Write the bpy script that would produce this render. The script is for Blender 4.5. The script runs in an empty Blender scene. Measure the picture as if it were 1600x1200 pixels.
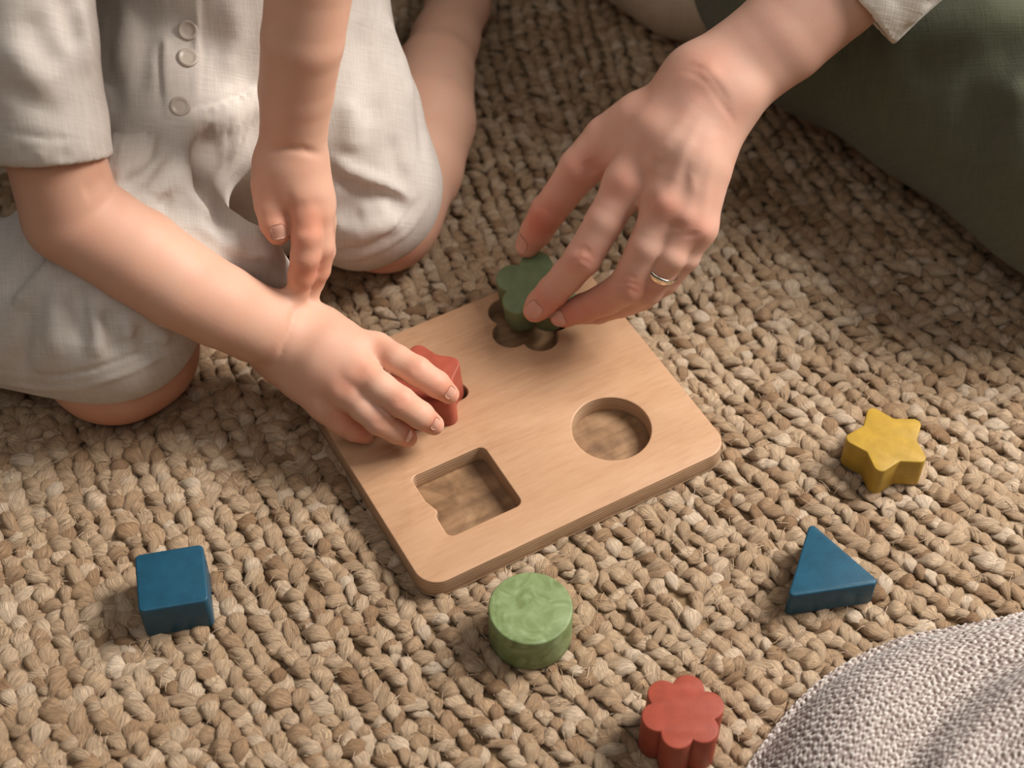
import bpy, math, random
import numpy as np
from mathutils import Vector, Matrix

# ------------------------------------------------------------------ camera, world, light, exposure
SC = bpy.context.scene
COL = SC.collection
FPX, PITCH, CAMZ = 2600.0, 0.88034, 0.785
cam = bpy.data.cameras.new('camera')
cam.sensor_width = 36.0
cam.lens = FPX * 36.0 / 1600.0
cam.clip_start = 0.02
cam.dof.use_dof = True
cam.dof.focus_distance = 0.935
cam.dof.aperture_fstop = 6.3
cam_o = bpy.data.objects.new('camera', cam)
cam_o.location = (0, 0, CAMZ)
cam_o.rotation_euler = (math.pi / 2 - PITCH, 0, 0)
COL.objects.link(cam_o)
SC.camera = cam_o

wld = bpy.data.worlds.new('world')
SC.world = wld
wld.use_nodes = True
bg = wld.node_tree.nodes['Background']
bg.inputs[0].default_value = (1.0, 0.94, 0.88, 1)
bg.inputs[1].default_value = 0.04


def area(name, loc, aim, sx, sy, power, color):
    l = bpy.data.lights.new(name, 'AREA')
    l.shape = 'RECTANGLE'
    l.size, l.size_y, l.energy, l.color = sx, sy, power, color
    o = bpy.data.objects.new(name, l)
    o.location = loc
    o.rotation_euler = (Vector(aim) - Vector(loc)).to_track_quat('-Z', 'Y').to_euler()
    COL.objects.link(o)
    return o


area('window_light', (1.36, 1.00, 1.50), (0.0, 0.62, 0.0), 0.85, 0.85, 74.0, (1.0, 0.955, 0.91))
area('overhead_fill', (-0.2, -0.25, 2.1), (-0.1, 0.55, 0.0), 1.8, 1.8, 14.0, (1.0, 0.955, 0.92))  # soft fill lamp added overhead to brighten upward faces; no ceiling is built

SC.view_settings.view_transform = 'Standard'
SC.view_settings.look = 'None'
SC.view_settings.exposure = 0.0
SC.view_settings.gamma = 1.0
SC.view_settings.use_curve_mapping = False

# ------------------------------------------------------------------ geometry helpers
FW = np.array([0.0, math.cos(PITCH), -math.sin(PITCH)])
UP = np.array([0.0, math.sin(PITCH), math.cos(PITCH)])
RT = np.array([1.0, 0.0, 0.0])
CAM = np.array([0.0, 0.0, CAMZ])


def ray(x, y):
    return FW + RT * ((x - 800.0) / FPX) - UP * ((y - 600.0) / FPX)


def at(x, y, z):
    """point at height z (metres above the rug) that the photograph shows at pixel x, y"""
    d = ray(x, y)
    return CAM + d * ((z - CAMZ) / d[2])


def sph(x, y, z, rpx):
    p = at(x, y, z)
    return (p, rpx * float((p - CAM) @ FW) / FPX)


def tag(o, label=None, cat=None, group=None, kind=None):
    if label: o['label'] = label
    if cat: o['category'] = cat
    if group: o['group'] = group
    if kind: o['kind'] = kind
    return o


def obj(name, me, mat=None, parent=None, smooth=True):
    o = bpy.data.objects.new(name, me)
    COL.objects.link(o)
    if mat is not None and len(me.materials) == 0: me.materials.append(mat)
    if parent is not None: o.parent = parent
    return o


def empty(name, loc=(0, 0, 0), rz=0.0):
    o = bpy.data.objects.new(name, None)
    o.location = loc
    o.rotation_euler = (0, 0, rz)
    o.empty_display_size = 0.02
    COL.objects.link(o)
    return o


def mesh_np(name, V, F, smooth=True, uv=None, attrs=None):
    """V (n,3), F (m,4) or (m,3) int arrays, or a list of such arrays"""
    me = bpy.data.meshes.new(name)
    Fs = F if isinstance(F, list) else [F]
    loops = np.concatenate([f.ravel() for f in Fs]).astype(np.int32)
    tot = np.concatenate([np.full(len(f), f.shape[1], np.int32) for f in Fs])
    start = np.concatenate([[0], np.cumsum(tot)[:-1]]).astype(np.int32)
    me.vertices.add(len(V)); me.loops.add(len(loops)); me.polygons.add(len(tot))
    me.vertices.foreach_set('co', np.asarray(V, np.float32).ravel())
    me.loops.foreach_set('vertex_index', loops)
    me.polygons.foreach_set('loop_start', start)
    me.polygons.foreach_set('use_smooth', np.full(len(tot), smooth))
    if uv is not None:
        u = me.uv_layers.new(name='UVMap')
        u.data.foreach_set('uv', np.asarray(uv, np.float32)[loops].ravel())
    for k, a in (attrs or {}).items():
        at_ = me.attributes.new(k, 'FLOAT', 'POINT')
        at_.data.foreach_set('value', np.asarray(a, np.float32))
    me.update(calc_edges=True)
    return me


# ------------------------------------------------------------------ implicit surfaces (bodies and cloth)
BIG = 1e3


class Node:
    lo = hi = None
    pad = 0.0


class Cone(Node):
    def __init__(s, a, b):
        (s.a, s.ra), (s.b, s.rb) = a, b
        s.lo = np.minimum(s.a - s.ra, s.b - s.rb); s.hi = np.maximum(s.a + s.ra, s.b + s.rb)

    def ev(s, p):
        ba = s.b - s.a; l2 = ba @ ba; rr = s.ra - s.rb; a2 = l2 - rr * rr
        pa = p - s.a
        if a2 <= 1e-12:
            if s.ra > s.rb: return np.sqrt((pa * pa).sum(1)) - s.ra
            q = p - s.b
            return np.sqrt((q * q).sum(1)) - s.rb
        il = 1.0 / l2
        y = pa @ ba; z = y - l2
        t = pa * l2 - y[:, None] * ba
        x2 = (t * t).sum(1); y2 = y * y * l2; z2 = z * z * l2
        k = math.copysign(1, rr) * rr * rr * x2
        r = (np.sqrt(x2 * a2 * il) + y * rr) * il - s.ra
        m1 = np.sign(z) * a2 * z2 > k
        m2 = (~m1) & (np.sign(y) * a2 * y2 < k)
        r[m1] = np.sqrt(x2[m1] + z2[m1]) * il - s.rb
        r[m2] = np.sqrt(x2[m2] + y2[m2]) * il - s.ra
        return r


class Ell(Node):
    """ellipsoid: centre, three radii, rotation matrix (columns = axes)"""
    def __init__(s, c, r, M=np.eye(3)):
        s.c, s.r, s.M = np.asarray(c, float), np.asarray(r, float), M
        m = s.r.max(); s.lo = s.c - m; s.hi = s.c + m

    def ev(s, p):
        q = (p - s.c) @ s.M
        k0 = np.sqrt(((q / s.r) ** 2).sum(1)); k1 = np.sqrt(((q / s.r ** 2) ** 2).sum(1)) + 1e-9
        return k0 * (k0 - 1.0) / k1


class Join(Node):
    def __init__(s, k, *ch):
        s.k, s.ch = k, [c for c in ch if c is not None]
        s.lo = np.min([c.lo for c in s.ch], 0) - k * .25; s.hi = np.max([c.hi for c in s.ch], 0) + k * .25

    def ev(s, p, lo=None, hi=None, m=0.0):
        d = None
        for c in s.ch:
            if lo is not None and (np.any(c.lo - m - s.k > hi) or np.any(c.hi + m + s.k < lo)): continue
            e = call(c, p, lo, hi, m + s.k)
            if e is None: continue
            if d is None: d = e
            elif s.k <= 0: d = np.minimum(d, e)
            else:
                h = np.maximum(s.k - np.abs(d - e), 0) / s.k
                d = np.minimum(d, e) - h * h * s.k * .25
        return d


class Cut(Node):
    """child minus tools, clipped by planes (point, outward normal)"""
    def __init__(s, c, planes=(), minus=(), k=0.0015):
        s.c, s.minus, s.k = c, minus, k
        s.pl = [(np.asarray(o, float), np.asarray(n, float) / np.linalg.norm(n)) for o, n in planes]
        s.lo, s.hi = c.lo, c.hi

    def smax(s, a, b):
        h = np.maximum(s.k - np.abs(a - b), 0) / s.k
        return np.maximum(a, b) + h * h * s.k * .25

    def ev(s, p, lo=None, hi=None, m=0.0):
        d = call(s.c, p, lo, hi, m)
        if d is None: return None
        for o, n in s.pl: d = s.smax(d, (p - o) @ n)
        for t in s.minus: d = s.smax(d, -call(t, p, None, None, 0))
        return d


def call(c, p, lo, hi, m):
    if isinstance(c, (Join, Cut, Detail)): return c.ev(p, lo, hi, m)
    return c.ev(p)


class Detail(Node):
    """child with small raised (+) or sunk (-) marks: each mark is (polyline, amplitude, width)"""
    def __init__(s, c, marks):
        s.c = c; s.marks = []
        s.lo, s.hi = c.lo - .004, c.hi + .004
        for pts, amp, w in marks:
            pts = np.asarray(pts, float)
            if pts.ndim == 1: pts = pts[None]
            s.marks.append((pts, amp, w, pts.min(0) - 3 * w, pts.max(0) + 3 * w))

    def ev(s, p, lo=None, hi=None, m=0.0):
        d = call(s.c, p, lo, hi, m + .006)
        if d is None: return None
        d = d.copy()
        for pts, amp, w, l, h in s.marks:
            if lo is not None and (np.any(l > hi) or np.any(h < lo)): continue
            if len(pts) == 1:
                q = p - pts[0]; e = (q * q).sum(1); fall = 1
            else:
                e = np.full(len(p), BIG)
                n = len(pts) - 1
                fall = np.ones(len(p))
                for i in range(n):
                    ba = pts[i + 1] - pts[i]; pa = p - pts[i]
                    t = np.clip(pa @ ba / (ba @ ba + 1e-12), 0, 1)
                    q = pa - t[:, None] * ba; e2 = (q * q).sum(1)
                    mk = e2 < e
                    e = np.where(mk, e2, e)
                    g = (i + t) / n
                    fall = np.where(mk, np.minimum(1, np.minimum(g, 1 - g) * 4 + .15), fall)
            d -= amp * fall * np.exp(-e / (w * w))
        return d


def chain(k, *pts):
    return Join(k, *[Cone(pts[i], pts[i + 1]) for i in range(len(pts) - 1)])


def pchain(k, *q):
    return chain(k, *[sph(*a) for a in q])


def hit(node, x, y, tmax=1.6):
    """point of the surface that lies behind pixel x, y"""
    d = ray(x, y); d = d / np.linalg.norm(d); t = 0.35
    for _ in range(160):
        e = float(call(node, (CAM + d * t)[None], None, None, 0)[0])
        if e < 2e-4: return CAM + d * t
        t += max(e * .7, 2e-4)
        if t > tmax: break
    return None


def detail(node, specs, lim):
    """marks given in photograph pixels; the broad ones first, the fine ones on the surface these leave"""
    for sel in ([q for q in specs if abs(q[1]) >= lim], [q for q in specs if abs(q[1]) < lim]):
        out = []
        for pts, amp, w in sel:
            P = [p for p in (hit(node, x, y) for x, y in pts) if p is not None]
            if P: out.append((np.array(P), amp, w))
        node = Detail(node, out)
    return node


def grad(node, p, e=1e-3):
    P = np.array([p + np.eye(3)[i] * s for i in range(3) for s in (e, -e)])
    v = call(node, P, None, None, 0)
    g = np.array([v[0] - v[1], v[2] - v[3], v[4] - v[5]])
    return g / (np.linalg.norm(g) + 1e-12)


def polygonise(name, node, h, mat=None, parent=None, flush=None, margin=0.004):
    """sparse surface nets: one closed, continuous mesh"""
    n = 16
    lo = node.lo - 3 * h - .004
    nb = np.ceil((node.hi + 3 * h + .004 - lo) / (h * n)).astype(int)
    ii = np.stack(np.meshgrid(*[np.arange(b) for b in nb], indexing='ij'), -1).reshape(-1, 3)
    cen = lo + (ii + .5) * n * h
    d = np.concatenate([call(node, c, None, None, 0) for c in np.array_split(cen, max(1, len(cen) // 20000))])
    act = ii[np.abs(d) < n * h * .8661 + margin + h]
    g1 = np.arange(n + 1)
    loc = np.stack(np.meshgrid(g1, g1, g1, indexing='ij'), -1).reshape(-1, 3)
    corners = np.stack(np.meshgrid([0, 1], [0, 1], [0, 1], indexing='ij'), -1).reshape(-1, 3)
    E = [(a, b) for a in range(8) for b in range(8) if a < b and np.abs(corners[a] - corners[b]).sum() == 1]
    big = (nb + 2) * n
    keyf = lambda c: (c[:, 0].astype(np.int64) * big[1] + c[:, 1]) * big[2] + c[:, 2]
    VK, VP, QE = [], [], []
    for b in act:
        base = b * n
        P = lo + (base + loc) * h
        f = call(node, P, P[0], P[-1], 2 * h)
        if f is None: continue
        f = f.reshape(n + 1, n + 1, n + 1)
        if f.min() > 0 or f.max() < 0: continue
        s = f < 0
        cnt = sum(s[c[0]:n + c[0], c[1]:n + c[1], c[2]:n + c[2]].astype(np.int8) for c in corners)
        cell = np.argwhere((cnt > 0) & (cnt < 8))
        if len(cell):
            fv = np.stack([f[cell[:, 0] + c[0], cell[:, 1] + c[1], cell[:, 2] + c[2]] for c in corners], 1)
            acc = np.zeros((len(cell), 3)); num = np.zeros(len(cell))
            for a, c in E:
                fa, fb = fv[:, a], fv[:, c]
                m = (fa < 0) != (fb < 0)
                t = np.where(m, fa / np.where(m, fa - fb, 1), 0)
                acc += m[:, None] * (corners[a] + t[:, None] * (corners[c] - corners[a])); num += m
            VP.append(lo + (base + cell + acc / num[:, None]) * h)
            VK.append(keyf(base + cell + n))
        for ax in range(3):
            sl0 = [slice(0, n)] * 3; sl1 = list(sl0); sl1[ax] = slice(1, n + 1)
            A, B = s[tuple(sl0)], s[tuple(sl1)]
            e = np.argwhere(A != B)
            if len(e):
                u, v = (ax + 1) % 3, (ax + 2) % 3
                g = base + e
                du = np.zeros(3, int); du[u] = 1; dv = np.zeros(3, int); dv[v] = 1
                q = np.stack([keyf(g - du - dv + n), keyf(g - dv + n), keyf(g + n), keyf(g - du + n)], 1)
                flip = ~A[e[:, 0], e[:, 1], e[:, 2]]
                q[flip] = q[flip][:, ::-1]
                QE.append(q)
    K = np.concatenate(VK); V = np.concatenate(VP); Q = np.concatenate(QE)
    o = np.argsort(K); K, V = K[o], V[o]
    I = np.clip(np.searchsorted(K, Q), 0, len(K) - 1)
    ok = (K[I] == Q).all(1)
    F = I[ok]
    attrs = None
    if flush is not None:
        a = np.zeros(len(V))
        for c, r, amt in flush:
            if c is None: continue
            q = V - c
            a += amt * np.exp(-(q * q).sum(1) / (r * r))
        attrs = {'flush': a}
    me = mesh_np(name, V, F, True, attrs=attrs)
    o = obj(name, me, mat, parent)
    return o


# ------------------------------------------------------------------ materials
def mat_new(name):
    m = bpy.data.materials.new(name)
    m.use_nodes = True
    nt = m.node_tree
    b = nt.nodes['Principled BSDF']
    return m, nt, b


def N(nt, t, **kw):
    n = nt.nodes.new(t)
    for k, v in kw.items():
        if k in n.inputs: n.inputs[k].default_value = v
        else: setattr(n, k, v)
    return n


def ramp(nt, stops, fac=None):
    r = nt.nodes.new('ShaderNodeValToRGB')
    e = r.color_ramp.elements
    while len(e) < len(stops): e.new(0.5)
    for i, (p, c) in enumerate(stops):
        e[i].position = p; e[i].color = (*c, 1)
    if fac is not None: nt.links.new(fac, r.inputs[0])
    return r


def bump(nt, b, height, strength=0.3, dist=0.001):
    n = nt.nodes.new('ShaderNodeBump')
    n.inputs['Strength'].default_value = strength
    n.inputs['Distance'].default_value = dist
    nt.links.new(height, n.inputs['Height'])
    nt.links.new(n.outputs[0], b.inputs['Normal'])
    return n


def coords(nt, scale=(1, 1, 1), kind='Object', rot=(0, 0, 0)):
    t = nt.nodes.new('ShaderNodeTexCoord')
    m = nt.nodes.new('ShaderNodeMapping')
    m.inputs['Scale'].default_value = scale
    m.inputs['Rotation'].default_value = rot
    nt.links.new(t.outputs[kind], m.inputs[0])
    return m.outputs[0]


def mix(nt, a, b, fac, blend='MIX'):
    m = nt.nodes.new('ShaderNodeMix')
    m.data_type = 'RGBA'; m.blend_type = blend
    for s, v in ((m.inputs[6], a), (m.inputs[7], b), (m.inputs[0], fac)):
        if hasattr(v, 'is_output'): nt.links.new(v, s)
        elif isinstance(v, float): s.default_value = v
        else: s.default_value = (*v, 1)
    return m.outputs[2]


def paint(name, col, rough=0.45, var=0.06, grain=True):
    m, nt, b = mat_new(name)
    c = coords(nt, (1, 1, 1))
    n = N(nt, 'ShaderNodeTexNoise', Scale=130.0, Detail=6.0)
    nt.links.new(c, n.inputs['Vector'])
    dark = tuple(x * (1 - var * 2.0) for x in col); lite = tuple(min(1, x * (1 + var * 2.0)) for x in col)
    r = ramp(nt, [(0.3, dark), (0.7, lite)], n.outputs[0])
    nt.links.new(r.outputs[0], b.inputs['Base Color'])
    b.inputs['Roughness'].default_value = rough
    b.inputs['Specular IOR Level'].default_value = 0.3
    n2 = N(nt, 'ShaderNodeTexNoise', Scale=900.0, Detail=4.0)
    nt.links.new(c, n2.inputs['Vector'])
    bump(nt, b, n2.outputs[0], 0.12, 0.0006)
    return m


def skin(name, pale, red, sss=0.22):
    m, nt, b = mat_new(name)
    a = N(nt, 'ShaderNodeAttribute', attribute_name='flush')
    c = coords(nt)
    n = N(nt, 'ShaderNodeTexNoise', Scale=55.0, Detail=4.0)
    nt.links.new(c, n.inputs['Vector'])
    s = N(nt, 'ShaderNodeMath', operation='MULTIPLY_ADD')
    nt.links.new(n.outputs[0], s.inputs[0]); s.inputs[1].default_value = 0.55; s.inputs[2].default_value = -0.22
    s2 = N(nt, 'ShaderNodeMath', operation='ADD', use_clamp=True)
    nt.links.new(s.outputs[0], s2.inputs[0]); nt.links.new(a.outputs['Fac'], s2.inputs[1])
    col = mix(nt, pale, red, s2.outputs[0])
    nt.links.new(col, b.inputs['Base Color'])
    b.inputs['Roughness'].default_value = 0.55
    b.inputs['Specular IOR Level'].default_value = 0.34
    b.inputs['Subsurface Weight'].default_value = sss
    b.inputs['Subsurface Radius'].default_value = (1.0, 0.36, 0.2)
    b.inputs['Subsurface Scale'].default_value = 0.006
    v = N(nt, 'ShaderNodeTexVoronoi', Scale=850.0)
    nt.links.new(c, v.inputs['Vector'])
    n2 = N(nt, 'ShaderNodeTexNoise', Scale=1400.0, Detail=3.0)
    nt.links.new(c, n2.inputs['Vector'])
    ad = N(nt, 'ShaderNodeMath', operation='ADD')
    nt.links.new(v.outputs[0], ad.inputs[0]); nt.links.new(n2.outputs[0], ad.inputs[1])
    bump(nt, b, ad.outputs[0], 0.07, 0.0004)
    return m


def linen(name, col, dark, warp=1300.0, amount=0.16):
    """woven cloth: fine crossed threads with slubs"""
    m, nt, b = mat_new(name)
    t = nt.nodes.new('ShaderNodeTexCoord')
    uv = nt.nodes.new('ShaderNodeCombineXYZ')
    for i_, vec in enumerate(((1.0, 0.12, 0.0), (0.08, 0.77, 0.64))):
        dt = N(nt, 'ShaderNodeVectorMath', operation='DOT_PRODUCT'); nt.links.new(t.outputs['Object'], dt.inputs[0]); dt.inputs[1].default_value = vec
        nt.links.new(dt.outputs['Value'], uv.inputs[i_])
    hs = []
    for sc in ((1.0, 0.05, 1.0), (0.05, 1.0, 1.0)):
        mp = nt.nodes.new('ShaderNodeMapping'); mp.inputs['Scale'].default_value = sc; nt.links.new(uv.outputs[0], mp.inputs[0])
        n = N(nt, 'ShaderNodeTexNoise', Scale=warp, Detail=3.0, Roughness=0.6)
        nt.links.new(mp.outputs[0], n.inputs['Vector']); hs.append(n.outputs[0])
    c = coords(nt, (1, .35, .35))
    n3 = N(nt, 'ShaderNodeTexNoise', Scale=120.0, Detail=5.0)
    nt.links.new(c, n3.inputs['Vector'])
    ad = N(nt, 'ShaderNodeMath', operation='ADD'); nt.links.new(hs[0], ad.inputs[0]); nt.links.new(hs[1], ad.inputs[1])
    av = N(nt, 'ShaderNodeMath', operation='MULTIPLY_ADD'); nt.links.new(n3.outputs[0], av.inputs[0]); av.inputs[1].default_value = 0.6
    nt.links.new(ad.outputs[0], av.inputs[2])
    r = ramp(nt, [(0.42, dark), (0.75, col)])
    sc_ = N(nt, 'ShaderNodeMath', operation='MULTIPLY'); nt.links.new(av.outputs[0], sc_.inputs[0]); sc_.inputs[1].default_value = 0.47
    nt.links.new(sc_.outputs[0], r.inputs[0])
    nt.links.new(r.outputs[0], b.inputs['Base Color'])
    b.inputs['Roughness'].default_value = 0.85
    b.inputs['Specular IOR Level'].default_value = 0.15
    b.inputs['Sheen Weight'].default_value = 0.15
    bump(nt, b, ad.outputs[0], amount, 0.0012)
    return m


def wood(name, lite, mid, dark, rot=0.0, rough=0.42):
    m, nt, b = mat_new(name)
    c = coords(nt, (60.0, 420.0, 200.0), rot=(0, 0, rot))
    n = N(nt, 'ShaderNodeTexNoise', Scale=1.0, Detail=6.0, Roughness=0.6, Distortion=0.4)
    nt.links.new(c, n.inputs['Vector'])
    c2 = coords(nt, (10.0, 36.0, 30.0), rot=(0, 0, rot + .2))
    n2 = N(nt, 'ShaderNodeTexNoise', Scale=1.0, Detail=5.0, Distortion=1.4)
    nt.links.new(c2, n2.inputs['Vector'])
    ad = N(nt, 'ShaderNodeMath', operation='MULTIPLY_ADD'); nt.links.new(n2.outputs[0], ad.inputs[0]); ad.inputs[1].default_value = 1.1
    nt.links.new(n.outputs[0], ad.inputs[2])
    h = N(nt, 'ShaderNodeMath', operation='MULTIPLY'); nt.links.new(ad.outputs[0], h.inputs[0]); h.inputs[1].default_value = 0.476
    r = ramp(nt, [(0.34, dark), (0.5, mid), (0.68, lite)], h.outputs[0])
    nt.links.new(r.outputs[0], b.inputs['Base Color'])
    b.inputs['Roughness'].default_value = rough
    bump(nt, b, n.outputs[0], 0.12, 0.0006)
    return m

# ------------------------------------------------------------------ floor
fm, fnt, fb = mat_new('floor_boards')
fc = coords(fnt, (1, 1, 1))
fn = N(fnt, 'ShaderNodeTexNoise', Scale=6.0, Detail=6.0)
fnt.links.new(fc, fn.inputs['Vector'])
fr = ramp(fnt, [(0.3, (.16, .10, .06)), (0.7, (.26, .17, .10))], fn.outputs[0])
fnt.links.new(fr.outputs[0], fb.inputs['Base Color'])
FV = np.array([[-4, -4, -.03], [4, -4, -.03], [4, 4, -.03], [-4, 4, -.03], [-4, -4, -.06], [4, -4, -.06], [4, 4, -.06], [-4, 4, -.06]], float)
FF = np.array([[0, 1, 2, 3], [7, 6, 5, 4], [0, 4, 5, 1], [1, 5, 6, 2], [2, 6, 7, 3], [3, 7, 4, 0]])
tag(obj('floor', mesh_np('floor', FV, FF, False), fm), 'brown wooden floor beneath the jute rug', 'floor', kind='structure')

# ------------------------------------------------------------------ jute rug: braided stitches laid in rings about its centre
RC = np.array([0.74, 1.06])          # centre of the round rug
RR = 1.50                            # its radius
rng = np.random.default_rng(4)


def jute_material():
    m, nt, b = mat_new('jute')
    uv = nt.nodes.new('ShaderNodeUVMap'); uv.uv_map = 'UVMap'
    mp = nt.nodes.new('ShaderNodeMapping'); mp.inputs['Scale'].default_value = (2.6, 52.0, 1.0)
    nt.links.new(uv.outputs[0], mp.inputs[0])
    oi = nt.nodes.new('ShaderNodeObjectInfo')
    tn = N(nt, 'ShaderNodeAttribute', attribute_name='tone')
    sg = N(nt, 'ShaderNodeAttribute', attribute_name='single')
    mt = N(nt, 'ShaderNodeMath', operation='MULTIPLY_ADD', use_clamp=True)
    nt.links.new(oi.outputs['Random'], mt.inputs[0]); nt.links.new(sg.outputs['Fac'], mt.inputs[1]); nt.links.new(tn.outputs['Fac'], mt.inputs[2])
    off = nt.nodes.new('ShaderNodeCombineXYZ'); nt.links.new(mt.outputs[0], off.inputs[2])
    sc = N(nt, 'ShaderNodeVectorMath', operation='SCALE'); nt.links.new(off.outputs[0], sc.inputs[0]); sc.inputs['Scale'].default_value = 40.0
    av = N(nt, 'ShaderNodeVectorMath', operation='ADD'); nt.links.new(mp.outputs[0], av.inputs[0]); nt.links.new(sc.outputs[0], av.inputs[1])
    n = N(nt, 'ShaderNodeTexNoise', Scale=1.0, Detail=5.0, Roughness=0.65, Distortion=0.5)
    nt.links.new(av.outputs[0], n.inputs['Vector'])
    base = ramp(nt, [(0.0, (.32, .19, .10)), (0.3, (.46, .305, .18)), (0.62, (.56, .40, .255)), (1.0, (.69, .54, .39))], mt.outputs[0])
    fib = ramp(nt, [(0.3, (.40, .35, .30)), (0.47, (.95, .95, .95)), (0.70, (1.4, 1.38, 1.34))], n.outputs[0])
    col = mix(nt, base.outputs[0], fib.outputs[0], 1.0, 'MULTIPLY')
    nt.links.new(col, b.inputs['Base Color'])
    b.inputs['Roughness'].default_value = 0.62
    b.inputs['Specular IOR Level'].default_value = 0.35
    bump(nt, b, n.outputs[0], 0.9, 0.0018)
    return m


JUTE = jute_material()


def stitch_shape(nu, nv, seed, flat=False):
    """one plump loop of jute: local x along the loop (unit length), y across, z up"""
    r = np.random.default_rng(seed)
    u = np.linspace(0, 1, nu); a = np.radians(np.linspace(-48, 228, nv))
    prof = np.sin(math.pi * np.clip(u, 0.03, 0.975)) ** 0.72
    prof = prof * (0.82 + .30 * u)
    wob = 1 + .09 * np.sin(u * 9 + r.uniform(0, 6)) + .05 * r.standard_normal(nu)
    X = (u - .5)[:, None] + 0 * a
    Y = (prof * wob)[:, None] * np.cos(a)[None] * .5 + (.10 * np.sin(u * 3.1 + r.uniform(-.6, .6)) * r.uniform(-1, 1))[:, None]
    rad = 1 + .085 * np.sin(5 * a[None] + r.uniform(0, 6) + 2.2 * u[:, None]) + .05 * np.sin(2 * a + r.uniform(0, 6))[None]
    Z = (prof * wob)[:, None] * np.sin(a)[None] * .5 * rad + (.95 * (np.sin(u * math.pi * .82) - .55))[:, None] * .62
    Y = Y * rad
    Z = Z + r.normal(0, .03, Z.shape); Y = Y + r.normal(0, .02, Y.shape)
    V = np.stack([X, Y, Z], -1).reshape(-1, 3)
    i, j = np.meshgrid(np.arange(nu - 1), np.arange(nv - 1), indexing='ij')
    j2 = j + 1
    F = np.stack([i * nv + j, i * nv + j2, (i + 1) * nv + j2, (i + 1) * nv + j], -1).reshape(-1, 4)[:, ::-1]
    UV = np.stack([np.repeat(u, nv), np.tile((a + .84) / 4.82, nu)], -1)
    return V, F, UV


rug = empty('jute_rug', (RC[0], RC[1], 0))
tag(rug, 'round braided jute rug in natural tan lying under everything', 'rug')
# backing, seen only in the gaps
bk, bnt, bb = mat_new('jute_backing')
bb.inputs['Base Color'].default_value = (.22, .14, .07, 1); bb.inputs['Roughness'].default_value = .9
th = np.linspace(0, 2 * math.pi, 97)[:-1]
ring = np.stack([RR * np.cos(th), RR * np.sin(th)], -1)
BV = np.concatenate([np.c_[ring, np.full(96, -.0052)], np.c_[ring, np.full(96, -.03)]])
k = np.arange(96)
me = mesh_np('backing', BV, [np.stack([k, 96 + k, 96 + (k + 1) % 96, (k + 1) % 96], -1)[:, ::-1], k[None].copy(), (96 + k[::-1])[None].copy()], False)
obj('backing', me, bk, rug)

PITCH_R, PITCH_A = 0.0098, 0.0058
rows = int(1.35 / PITCH_R)
S = []
for ri in range(8, rows):
    rad = ri * PITCH_R + .002
    na = int(2 * math.pi * rad / PITCH_A)
    ang = (np.arange(na) + rng.uniform(0, 1)) * 2 * math.pi / na
    x, y = RC[0] + rad * np.cos(ang), RC[1] + rad * np.sin(ang)
    keep = (y > .22) & (y < 1.42)
    keep &= np.abs(x) < .21 + .35 * np.clip(y, 0, 2)
    if not keep.any(): continue
    a = ang[keep]; m = len(a)
    slant = (1 if ri % 2 else -1) * math.radians(36)
    S.append(np.stack([x[keep], y[keep], a + math.pi / 2 + slant + (math.pi if ri % 4 > 1 else 0) * 0, np.full(m, ri)], -1))
S = np.concatenate(S)
ns = len(S)
# gentle wander of the rows, and looser, twisted places
wx = np.sin(S[:, 0] * 31 + 2 * np.sin(S[:, 1] * 23)) ; wy = np.sin(S[:, 1] * 27 + 1.7 * np.sin(S[:, 0] * 19 + 1))
S[:, 0] += .0016 * wx + rng.normal(0, .0008, ns); S[:, 1] += .0016 * wy + rng.normal(0, .0008, ns)
loose = np.clip(np.sin(S[:, 0] * 17 + 3) * np.sin(S[:, 1] * 21 + .5) * 1.6, 0, 1)
S[:, 2] += rng.normal(0, .24, ns) + loose * rng.normal(0, .6, ns)
LEN = .0160 * rng.uniform(.72, 1.25, ns); WID = .0094 * rng.uniform(.68, 1.25, ns); HGT = .0048 * rng.uniform(.65, 1.35, ns)
grow = 1 + .22 * np.clip((-.08 - S[:, 0]) / .14, 0, 1)
LEN = LEN * grow; WID = WID * grow; HGT = HGT * grow
ZZ = -.0030 + rng.normal(0, .0008, ns) - .0010 * loose
bx_, by_ = S[:, 0] + .00244, S[:, 1] - .616
bu_ = bx_ * math.cos(.512) + by_ * math.sin(.512); bv_ = -bx_ * math.sin(.512) + by_ * math.cos(.512)
under = (np.abs(bu_) < .094) & (np.abs(bv_) < .081)
ZZ = np.where(under, -.0085, ZZ); HGT = np.where(under, .0050, HGT)
TONE = np.clip(.5 + .22 * rng.standard_normal(ns) + .12 * wx * wy, 0, 1)
TILT = rng.normal(0, .12, ns)
# the 300 stitches that show largest: those nearest to the camera inside the frame
Dp = np.stack([S[:, 0], S[:, 1], np.full(ns, 0)], -1) - CAM
dz = Dp @ FW
px_ = 800 + FPX * (Dp @ RT) / dz; py_ = 600 - FPX * (Dp @ UP) / dz
inside = (px_ > 5) & (px_ < 1595) & (py_ > 5) & (py_ < 1195)
inside &= ~((px_ > 1180) & (py_ > 1200 - (px_ - 1180) * .9))          # under the blanket
order = np.argsort(np.where(inside, dz, 99))
singles = order[:300]
rest = np.setdiff1d(np.arange(ns), singles)
shapes_hi = [stitch_shape(8, 9, s) for s in range(8)]
shapes_lo = [stitch_shape(5, 6, s + 40) for s in range(6)]
single_me = []
for q, (V, F, UV) in enumerate(shapes_hi):
    one = np.ones(len(V))
    mm = mesh_np('braid_stitch', V, F, True, UV, {'single': one * .8, 'tone': one * .08})
    mm.materials.append(JUTE); single_me.append(mm)
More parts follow.
